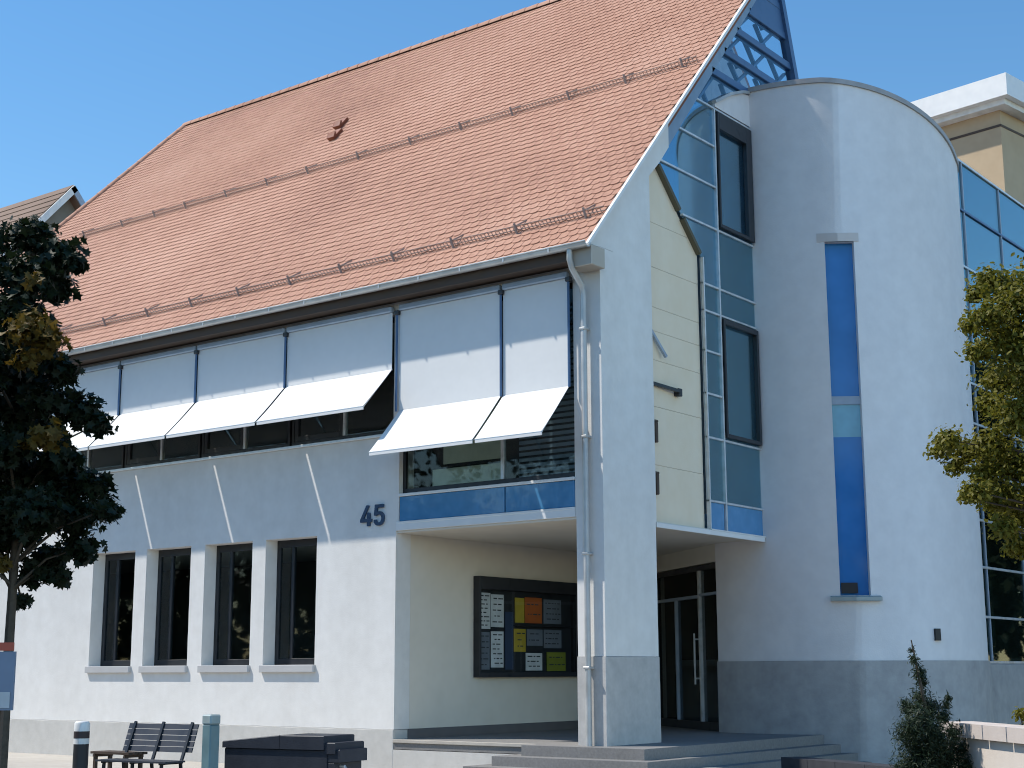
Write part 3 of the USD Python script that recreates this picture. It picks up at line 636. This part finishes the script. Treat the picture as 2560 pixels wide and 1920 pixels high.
part(G, 'inner_wall', [bx(-.6, -.5, 11.6, 19, -.1, 10.3), bx(-8, 2.4, 18.9, 19.0, -.1, 10.3)], INTERIOR)
part(G, 'wing_base', bx(-6, GWX + .02, 9.2, 19.0, -2.3, -.12, .01), CONCRETE)

# ------------------------------------------------------------------ beige building behind
C0 = np.array([0.38, 20.16]); dl = np.array([-3.58, .59]); dl /= np.linalg.norm(dl); dr = np.array([-dl[1], dl[0]]); dr = dr if dr[1] > 0 else -dr
BB = thing('beige_building', 'tall beige building with white flat roof edge behind the glass wing', 'building', (C0[0], C0[1], -2))
def block(o, da, db, la, lb, z0, z1, i=0.0):
    P = [o + da * a + db * b for a in (i, la - i) for b in (i, lb - i)]
    return trimesh.convex.convex_hull(np.array([(p[0], p[1], z) for p in P for z in (z0, z1)]))
part(BB, 'wall', block(C0 + dl * .55 + dr * .55, dl, dr, 12, 9, -2.2, 15.55), BEIGE)
part(BB, 'roof_edge', block(C0, dl, dr, 13.1, 10.1, 15.72, 16.37), WHITE_METAL)
part(BB, 'roof_soffit', block(C0 + dl * .2 + dr * .2, dl, dr, 12.7, 9.7, 15.55, 15.72), WHITE)
part(BB, 'shadow_gap', block(C0 + dl * .535 + dr * .535, dl, dr, 12.03, 9.03, 15.05, 15.12), SOFFIT)  # thin dark band painting the shadow line below the roof edge

# ------------------------------------------------------------------ neighbour house at left
NB = thing('old_house', 'old house with weathered brown tile roof and grey gable at far left', 'building', (-29.3, 10.3, -2))
NX, NYc, NZ, NS = -29.3, 10.3, 16.45, 1.15
part(NB, 'gable_wall', ext(Polygon([(NYc - 7, -2.2), (NYc + 7, -2.2), (NYc + 7, NZ - 7 * NS - .3), (NYc, NZ - .3), (NYc - 7, NZ - 7 * NS - .3)]), 'x', NX - 12, NX), OLDWALL)
for s in (-1, 1):
    e = np.array([NX + .35, NYc + s * 7.6, NZ - 7.6 * NS]); t = np.array([NX + .35, NYc, NZ])
    for nme, w, m, dx in (('roof', 0, OLDTILE, 0),):
        nn = np.array([0, s * NS, 1]) / math.hypot(1, NS)
        V = [p + nn * k + np.array([d, 0, 0]) for p in (e, t) for k in (-.2, 0.02) for d in (0, -13)]
        rf = part(NB, 'roof', trimesh.convex.convex_hull(np.array(V)), OLDTILE)
        cs = []
        for k in range(28):
            a = e + (t - e) * k / 28; b = e + (t - e) * (k + 1.1) / 28
            V = [a + nn * .02, a + nn * .07, b + nn * .022, b + nn * .04]; V = [v + np.array([d, 0, 0]) for v in V for d in (-.02, -13)]
            cs.append(trimesh.convex.convex_hull(np.array(V)))
        part(rf, 'tile_course', cs, OLDTILE)
        part(rf, 'verge_board', bar(e + nn * -.08 + np.array([.03, 0, 0]), t + nn * -.08 + np.array([.03, 0, 0]), .05, .22, nn), GREYBLUE if s > 0 else WHITE)

# ------------------------------------------------------------------ trees
def pix(px, py, d):
    """a point seen in the photograph at (px, py), d metres along the view axis"""
    return CAM_POS + d * (_f + (px - 1280) / 3708.38 * _r2 - (py - 960) / 3708.38 * _u2)

LOBED = np.array([(0, -.5), (.16, -.28), (.46, -.30), (.30, -.06), (.52, .14), (.22, .18), (0, .55), (-.22, .18), (-.52, .14), (-.30, -.06), (-.46, -.30), (-.16, -.28)])
OVAL = np.array([(0, -.5), (.26, -.15), (.22, .2), (0, .5), (-.22, .2), (-.26, -.15)])
def leaves(clumps, per, size, outline, rng, droop=.4, flat=.75):
    """leaf-sized faces spread through ellipsoidal clumps (centre, radius)"""
    Vs, Fs, o = [], [], 0; k = len(outline)
    for c, r, dens in clumps:
        n = int(per * dens)
        for _ in range(n):
            d = rng.normal(size=3); d /= np.linalg.norm(d); p = c + d * r * min(abs(rng.normal(.62, .33)), 1.35) * np.array([1, 1, flat])
            nn = d * .8 + rng.normal(size=3) * .7 + np.array([0, 0, .5]); nn /= np.linalg.norm(nn)
            t = np.cross(nn, rng.normal(size=3)); t /= np.linalg.norm(t); t = t - np.array([0, 0, droop]); t -= nn * (t @ nn); t /= np.linalg.norm(t); s = np.cross(t, nn)
            z = size * rng.uniform(.5, 1.4)
            pts = p + z * (outline[:, :1] * s + outline[:, 1:] * t) + nn * z * .12 * (np.abs(outline[:, :1]) * 2 - .3)
            Vs.append(np.vstack([pts, p[None]])); Fs += [(o + i, o + (i + 1) % k, o + k) for i in range(k)]; o += k + 1
    return tm(np.vstack(Vs), np.array(Fs))

# dark tree at the left edge
rng = np.random.default_rng(21)
trunk_top = pix(40, 1000, 15); base = pix(28, 1480, 15); gzv = -1.97
TL = thing('street_tree', 'dark green street tree with a few rust leaves at the left edge', 'tree', (base[0], base[1], gzv))
kx, ky = base[0], base[1]
limbs = [tube([(kx, ky, gzv - .05), (kx + .01, ky, -.6), (kx - .01, ky + .02, .6), (kx + .02, ky, 1.8), (kx, ky, 3.2), (kx + .02, ky, 4.1)], [.07, .055, .045, .04, .03, .012], 9)]
spec = [(80, 590, 62), (150, 640, 60), (185, 655, 36), (60, 690, 75), (140, 720, 52), (55, 780, 60), (30, 860, 70), (95, 880, 58), (150, 930, 50), (60, 960, 70), (120, 1000, 62),
        (200, 1030, 56), (245, 1060, 36), (60, 1070, 62), (150, 1140, 52), (60, 1180, 78), (160, 1200, 70), (235, 1215, 50), (262, 1275, 40), (190, 1290, 70), (90, 1290, 66), (40, 1340, 55), (200, 1370, 48), (120, 1395, 48), (150, 1440, 34), (80, 1430, 45),
        (55, 1500, 28), (-60, 620, 90), (-120, 760, 110), (-60, 900, 100), (-180, 950, 120), (-90, 1100, 110), (-220, 1150, 110), (-100, 1300, 110), (-40, 1400, 60), (-200, 1330, 90), (110, 820, 36), (20, 1250, 60), (15, 930, 60), (30, 1020, 60), (10, 1120, 62), (40, 1260, 58), (5, 1340, 60), (60, 1310, 50), (20, 780, 55), (110, 1080, 50), (120, 1250, 55)]
cl = []
for x_, y_, r_ in spec:
    d = 15 + rng.uniform(-.55, .55); c = pix(x_, y_, d); cl.append((c, r_ / 3708 * d * .98, (r_ / 60) ** 2))
    if rng.random() < .75:
        h0_ = np.array([kx, ky, max(c[2] - .5, .6)]); limbs.append(tube([h0_, (h0_ + c) / 2 + [0, 0, .1], c], [.02, .013, .006], 6))
part(TL, 'trunk', limbs, BARK, 60)
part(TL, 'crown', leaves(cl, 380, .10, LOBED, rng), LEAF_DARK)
rust = [(pix(75, 825, 14.35), .25, 2.4), (pix(125, 855, 14.35), .18, 1.5), (pix(70, 900, 14.35), .15, .8), (pix(110, 1090, 14.3), .17, 1.3), (pix(85, 700, 14.3), .10, .3), (pix(60, 1110, 14.5), .10, .4), (pix(10, 1410, 14.6), .10, .4), (pix(90, 800, 14.55), .10, .4)]
part(TL, 'rust_leaves', leaves(rust, 95, .09, LOBED, rng), LEAF_RUST)

# golden tree at the right edge
rng = np.random.default_rng(5)
tb = pix(2720, 1700, 19); TRR = thing('golden_tree', 'yellow green feathery tree at the right edge in front of the glass wing', 'tree', (tb[0], tb[1], gzv))
spec = [(2470, 700, 38), (2520, 720, 55), (2440, 735, 30), (2560, 760, 80), (2470, 790, 45), (2430, 815, 30), (2520, 850, 65), (2450, 880, 40), (2590, 900, 90), (2500, 950, 55), (2470, 1010, 34), (2550, 1030, 70), (2370, 1100, 38), (2345, 1130, 26), (2420, 1130, 42), (2390, 1165, 30), (2480, 1110, 45),
        (2460, 1180, 40), (2530, 1160, 60), (2440, 1230, 40), (2500, 1250, 50), (2415, 1245, 20), (2560, 1280, 65), (2510, 1320, 36), (2540, 1370, 36), (2640, 1000, 120), (2660, 1200, 120), (2700, 800, 130), (2760, 1050, 150), (2800, 1280, 120), (2620, 1350, 70), (2640, 680, 80)]
cl = []; limbs = [tube([(tb[0], tb[1], gzv - .05), tb + [0, 0, 1.2], pix(2700, 1200, 19), pix(2680, 800, 19)], [.13, .11, .08, .02], 10)]
for x_, y_, r_ in spec:
    d = 19 + rng.uniform(-.6, .6); c = pix(x_, y_, d); cl.append((c, r_ / 3708 * d * 1.12, (r_ / 50) ** 2))
    a = pix(2700, min(y_ + 90, 1400), 19); limbs.append(tube([a, (a + c) / 2 + [0, 0, .08], c], [.03, .018, .006], 6))
part(TRR, 'trunk', limbs, BARK, 60)
part(TRR, 'crown', leaves(cl, 900, .068, OVAL, rng, droop=.1), LEAF_GOLD)

# low dark strip of blocks at the foot of the tower
ha, hb = pix(1975, 1892, 23.5), pix(2262, 1890, 21.0)
KB = thing('stone_edging', 'low dark strip at the foot of the round tower, right of the steps', 'edging', (ha[0], ha[1], gzv))
EDGE = rough_surface('strip_surface', (.028, .030, .038), (.055, .058, .068), scale=7, bump=.3)
for k in range(4):
    a, b = ha + (hb - ha) * (k / 4 + .002), ha + (hb - ha) * ((k + 1) / 4 - .002)
    part(KB, 'edging_block', bar((a[0], a[1], (gzv - .03 + ha[2]) / 2), (b[0], b[1], (gzv - .03 + ha[2]) / 2), .35, ha[2] - gzv + .03), EDGE)

# tall trees beyond the right edge, mirrored in the glass wing
rng = np.random.default_rng(31)
BT = thing('background_tree', 'tall green tree beyond the right edge facing the glass wing', 'tree', (9, 24, -2.3), group='trees facing the glass wing')
cl = [(np.array([9, 24, 4.2]) + rng.normal(size=3) * [2.2, 2.2, 2.6], rng.uniform(1.1, 1.8), 1) for _ in range(34)]
part(BT, 'trunk', tube([(9, 24, -2.35), (9, 24, 2), (9.1, 24, 7)], [.3, .22, .06], 9), BARK, 50)
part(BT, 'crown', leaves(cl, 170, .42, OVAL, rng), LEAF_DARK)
for k, (ox, oy, rz) in enumerate(((7.5, 31, 70), (13, 20, 160), (11, 36, 250), (-26, -24, 30), (-34, -27, 110), (-21, -31, 200), (-41, -24, 300))):
    p = numbered('/World', 'background_tree'); x = UsdGeom.Xform.Define(stage, p); x.GetPrim().GetReferences().AddInternalReference(BT); x.GetPrim().SetInstanceable(True)
    x.ClearXformOpOrder(); x.AddTranslateOp().Set(Gf.Vec3d(ox, oy, -2.3)); x.AddRotateZOp().Set(rz)
    tag(x, ['second tall green tree beyond the glass wing, nearest the beige building', 'tall green tree furthest right of the trees facing the glass wing', 'farthest tall green tree of those facing the glass wing', 'green tree across the street, nearest the ground floor windows', 'green tree across the street in the middle of its row', 'green tree across the street closest to the photographer', 'green tree across the street, last to the left'][k], 'tree', 'trees facing the glass wing' if k < 3 else 'trees across the street')

# unseen wood added across the street to darken the front window reflections
rng = np.random.default_rng(77)
cl = []
for k in range(90):
    t = rng.uniform(0, 1); px_, py_ = -85 + 80 * t, -48 - 18 * t + rng.normal() * 3
    cl.append((np.array([px_, py_, rng.uniform(-.5, 9)]), rng.uniform(2.5, 4.5), 1))
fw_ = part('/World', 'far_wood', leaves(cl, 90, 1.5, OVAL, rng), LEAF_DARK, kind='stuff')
tag(stage.GetPrimAtPath(fw_), 'unseen dark wood added far across the street to fill the window reflections', 'wood', kind='stuff')

# small conifer in front of the concrete base
rng = np.random.default_rng(9)
sb = pix(2345, 1985, 15); CF = thing('conifer_shrub', 'small dark conifer with thin leader beside the low wall', 'shrub', (sb[0], sb[1], gzv))
tip = pix(2278, 1600, 15); zb = sb[2]
cl = []
for (x_, y_, r_) in [(2280, 1625, 9), (2284, 1650, 13), (2298, 1680, 20), (2305, 1705, 18), (2300, 1745, 26), (2270, 1770, 22), (2325, 1770, 30), (2260, 1755, 10), (2300, 1800, 42), (2355, 1790, 22), (2270, 1830, 38), (2340, 1840, 46), (2385, 1830, 24), (2300, 1880, 56), (2370, 1885, 46), (2405, 1870, 24), (2340, 1930, 70), (2270, 1930, 46), (2410, 1920, 34), (2330, 2010, 90), (2370, 1745, 10), (2365, 1762, 14)]:
    d = 15 + rng.uniform(-.15, .15); cl.append((pix(x_, y_, d), r_ / 3708 * d, (r_ / 40) ** 2))
part(CF, 'trunk', tube([(sb[0], sb[1], gzv - .05), (sb[0], sb[1], zb), pix(2310, 1750, 15), tip], [.05, .04, .02, .006], 8), BARK, 60)
part(CF, 'foliage', leaves(cl, 1700, .042, OVAL * [.38, 1.1], rng, droop=-.5, flat=1.1), NEEDLE)

# ------------------------------------------------------------------ low wall at right
q0, q1 = pix(2392, 1830, 15.6), pix(2700, 1815, 13.0)
LWL = thing('low_wall', 'cream garden wall with pinkish coping behind the conifer', 'wall', ((q0[0] + q1[0]) / 2, (q0[1] + q1[1]) / 2, -2.1))
def wallseg(a, b, w, z0, z1, c=0): return bar((a[0], a[1], (z0 + z1) / 2), (b[0], b[1], (z0 + z1) / 2), w, z1 - z0)
part(LWL, 'wall_body', wallseg(q0, q1, .24, -2.4, -.90), LOWWALL)
for k in range(5):
    a, b = q0 + (q1 - q0) * (k / 5 - .004), q0 + (q1 - q0) * ((k + 1) / 5 - .012)
    part(LWL, 'coping_stone', wallseg(a, b, .36, -.90, -.76), COPING)

gb = pix(2575, 1800, 14.6)
GS = thing('golden_shrub', 'small yellow green bush above the low wall at the right edge', 'shrub', (gb[0], gb[1], gzv))
rng = np.random.default_rng(12)
cl = [(pix(x_, y_, 14.6 + rng.uniform(-.1, .1)), r_ / 3708 * 14.6, (r_ / 40) ** 2) for x_, y_, r_ in ((2552, 1785, 22), (2580, 1790, 36), (2620, 1780, 50), (2600, 1840, 50), (2640, 1850, 60), (2600, 1920, 70))]
part(GS, 'stems', [tube([(gb[0], gb[1], gzv - .03), c[0]], [.025, .006], 6) for c in cl], BARK, 50)
part(GS, 'foliage', leaves(cl, 320, .05, OVAL, rng, droop=.1), LEAF_GOLD)

# ------------------------------------------------------------------ street furniture in front of the facade
# low dark stone trough with a stepped right end
a, b = pix(556, 1852, 22.5), pix(846, 1846, 21.5); dv = b - a; dv[2] = 0; LT = np.linalg.norm(dv); dv /= LT; bk = np.array([-dv[1], dv[0], 0])
TRO = thing('stone_trough', 'low dark blue grey stone trough with stepped right end, right of the teal post', 'trough', (a[0], a[1], gzv))
def tr(u0, u1, z0, z1, d0, d1, z0b=None, c=.012):
    """block along the trough; z1 may be a pair (left, right)"""
    zl, zr = z1 if isinstance(z1, tuple) else (z1, z1); P = []
    for u, zz in ((u0, zl), (u1, zr)):
        for d in (d0, d1):
            q = a + dv * u + bk * d; P += [(q[0], q[1], z0), (q[0], q[1], zz - c)]; q = a + dv * (u + (c if u == u0 else -c)) + bk * (d + (c if d == d0 else -c)); P.append((q[0], q[1], zz))
    return trimesh.convex.convex_hull(np.array(P))
zt = a[2]; zm = pix(700, 1838, 22.0)[2]
TROUGH = rough_surface('dark_stone', (0.018, 0.022, 0.032), (0.038, 0.043, 0.055), scale=6, rough=0.5, bump=0.3, bscale=60)
part(TRO, 'body', tr(.03, LT - .22, gzv - .03, zt - .10, .03, .75), TROUGH)
part(TRO, 'cover_slab', tr(0, LT * .50, zt - .098, (zt, zm), 0, .78), TROUGH); part(TRO, 'cover_slab', tr(LT * .504, LT - .26, zt - .098, zm, 0, .78), TROUGH)
part(TRO, 'step_block', tr(LT - .255, LT - .07, zt - .15, zm - .095, .02, .76), TROUGH); part(TRO, 'step_block', tr(LT - .215, LT, zt - .27, zm - .19, .04, .74), TROUGH); part(TRO, 'step_block', tr(LT - .215, LT - .10, gzv - .03, zt - .272, .04, .74), TROUGH)
part(TRO, 'spout', tube([a + dv * (LT - .16) + bk * .2 + [0, 0, -.33], a + dv * (LT - .02) + bk * .2 + [0, 0, -.33], a + dv * (LT + .04) + bk * .2 + [0, 0, -.38]], .022, 8), ALU, 40)

# park bench with slatted back
a = pix(300, 1853, 22.5); b = pix(472, 1854, 21.8); dirn = b - a; dirn[2] = 0; L_ = np.linalg.norm(dirn); dirn /= L_; back = np.array([-dirn[1], dirn[0], 0])
SLAT = plain('grey_slat', (0.035, 0.040, 0.052), 0.5); zs = gzv + .46
PB = thing('park_bench', 'grey slatted bench with leaning back between banded bollard and teal post', 'bench', (a[0], a[1], gzv))
o = np.array([a[0], a[1], zs])
def bl(u, d, z): return o + dirn * u + back * d + np.array([0, 0, z])
for k in range(5):
    z0_, z1_ = .12 + k * .082, .12 + k * .082 + .074
    V = [bl(u, .02 + z * .33 + t, z) for u in (0, L_) for z in (z0_, z1_) for t in (0, .022)]; part(PB, 'back_slat', trimesh.convex.convex_hull(np.array(V)), SLAT)
for k in range(5):
    V = [bl(u, -.06 - k * .088 - w, -.01 + t) for u in (0, L_) for w in (0, .072) for t in (0, .025)]; part(PB, 'seat_slat', trimesh.convex.convex_hull(np.array(V)), SLAT)
for u in (.12, L_ * .5, L_ - .12):
    part(PB, 'leg', [bar(bl(u, -.02, -.015), bl(u, .20, .55), .045, .03, back), bar(bl(u, -.46, -.018), bl(u, .0, -.018), .045, .03), bar(bl(u, -.42, -.03), bl(u, -.44, -.47), .045, .03, back), bar(bl(u, -.03, -.03), bl(u, .04, -.47), .045, .03, back)], DARKFR)
# second bench without back, at its left
a2 = pix(226, 1878, 22.8); b2 = pix(322, 1874, 22.3); dd = b2 - a2; dd[2] = 0; L2 = np.linalg.norm(dd); dd /= L2; bb = np.array([-dd[1], dd[0], 0])
SB = thing('low_bench', 'low brown backless bench beside the banded bollard', 'bench', (a2[0], a2[1], gzv))
for k in range(4):
    q = a2 + bb * k * .095; V = [q + dd * u + bb * w + [0, 0, z] for u in (0, L2) for w in (0, .08) for z in (-.035, 0)]; part(SB, 'seat_slat', trimesh.convex.convex_hull(np.array(V)), BROWN)
for u in (.08, L2 - .10):
    part(SB, 'leg', [bar(a2 + dd * u + bb * .04 + [0, 0, -.036], np.array([*(a2 + dd * u + bb * .04)[:2], gzv - .02]), .05, .05, bb), bar(a2 + dd * u + bb * .32 + [0, 0, -.036], np.array([*(a2 + dd * u + bb * .32)[:2], gzv - .02]), .05, .05, bb), bar(a2 + dd * u + [0, 0, -.06], a2 + dd * u + bb * .36 + [0, 0, -.06], .04, .04)], BROWN)
# banded bollard
p = pix(206, 1803, 21.5); BO = thing('banded_bollard', 'dark bollard with two pale bands between the two benches', 'bollard', (p[0], p[1], gzv))
zt = p[2]
def cylz(r, z0, z1):
    m = trimesh.creation.cylinder(r, z1 - z0, sections=28); m.apply_translation((p[0], p[1], (z0 + z1) / 2)); return m
part(BO, 'shaft', cylz(.108, gzv - .02, zt - .32), BLACK, 40); part(BO, 'pale_band', cylz(.110, zt - .32, zt - .24), WHITE, 40); part(BO, 'dark_band', cylz(.112, zt - .24, zt - .14), plain('dark_band', (.035, .022, .022), .5), 40)
part(BO, 'cap', trimesh.convex.convex_hull(np.vstack([cylz(.110, zt - .14, zt - .03).vertices, cylz(.085, zt - .03, zt).vertices])), WHITE, 40)
# teal post
p = pix(529, 1786, 21.0); TPST = thing('teal_post', 'square pale teal steel post between the slatted bench and the dark trough', 'post', (p[0], p[1], gzv))
part(TPST, 'shaft', bx(p[0] - .09, p[0] + .09, p[1] - .09, p[1] + .09, gzv - .02, p[2] - .14, .015), TEAL)
part(TPST, 'cap', bx(p[0] - .098, p[0] + .098, p[1] - .098, p[1] + .098, p[2] - .14, p[2], .02), plain('pale_teal', (.30, .37, .37), .4))
# sign board at the left edge
a = pix(44, 1606, 10); dirx = _r2 * [1, 1, 0]; dirx /= np.linalg.norm(dirx); bk = np.array([-dirx[1], dirx[0], 0])
zt, zb_ = a[2], pix(44, 1775, 10)[2]; sg = a - dirx * .42
SG = thing('notice_sign', 'blue grey notice sign with red top strip on brown posts at left edge', 'sign', (sg[0], sg[1], ground_z(sg[0], sg[1])))
def sgb(u0, u1, z0, z1, d0, d1): return trimesh.convex.convex_hull(np.array([(*(a + dirx * u + bk * d)[:2], z) for u in (u0, u1) for z in (z0, z1) for d in (d0, d1)]))
part(SG, 'sign_panel', sgb(-.84, -.012, zb_, zt - .06, 0, .03), SIGNBLUE)
part(SG, 'red_strip', sgb(-.84, -.03, zt - .055, zt, -.004, .03), RED)
part(SG, 'pale_field', sgb(-.80, -.03, zb_ + .015, zb_ + .12, -.004, -.001), SIGNPALE)
for u in (-.74, -.12): part(SG, 'sign_post', sgb(u - .035, u + .025, ground_z(sg[0], sg[1]) - .02, zb_ + .1, .035, .09), BROWN)
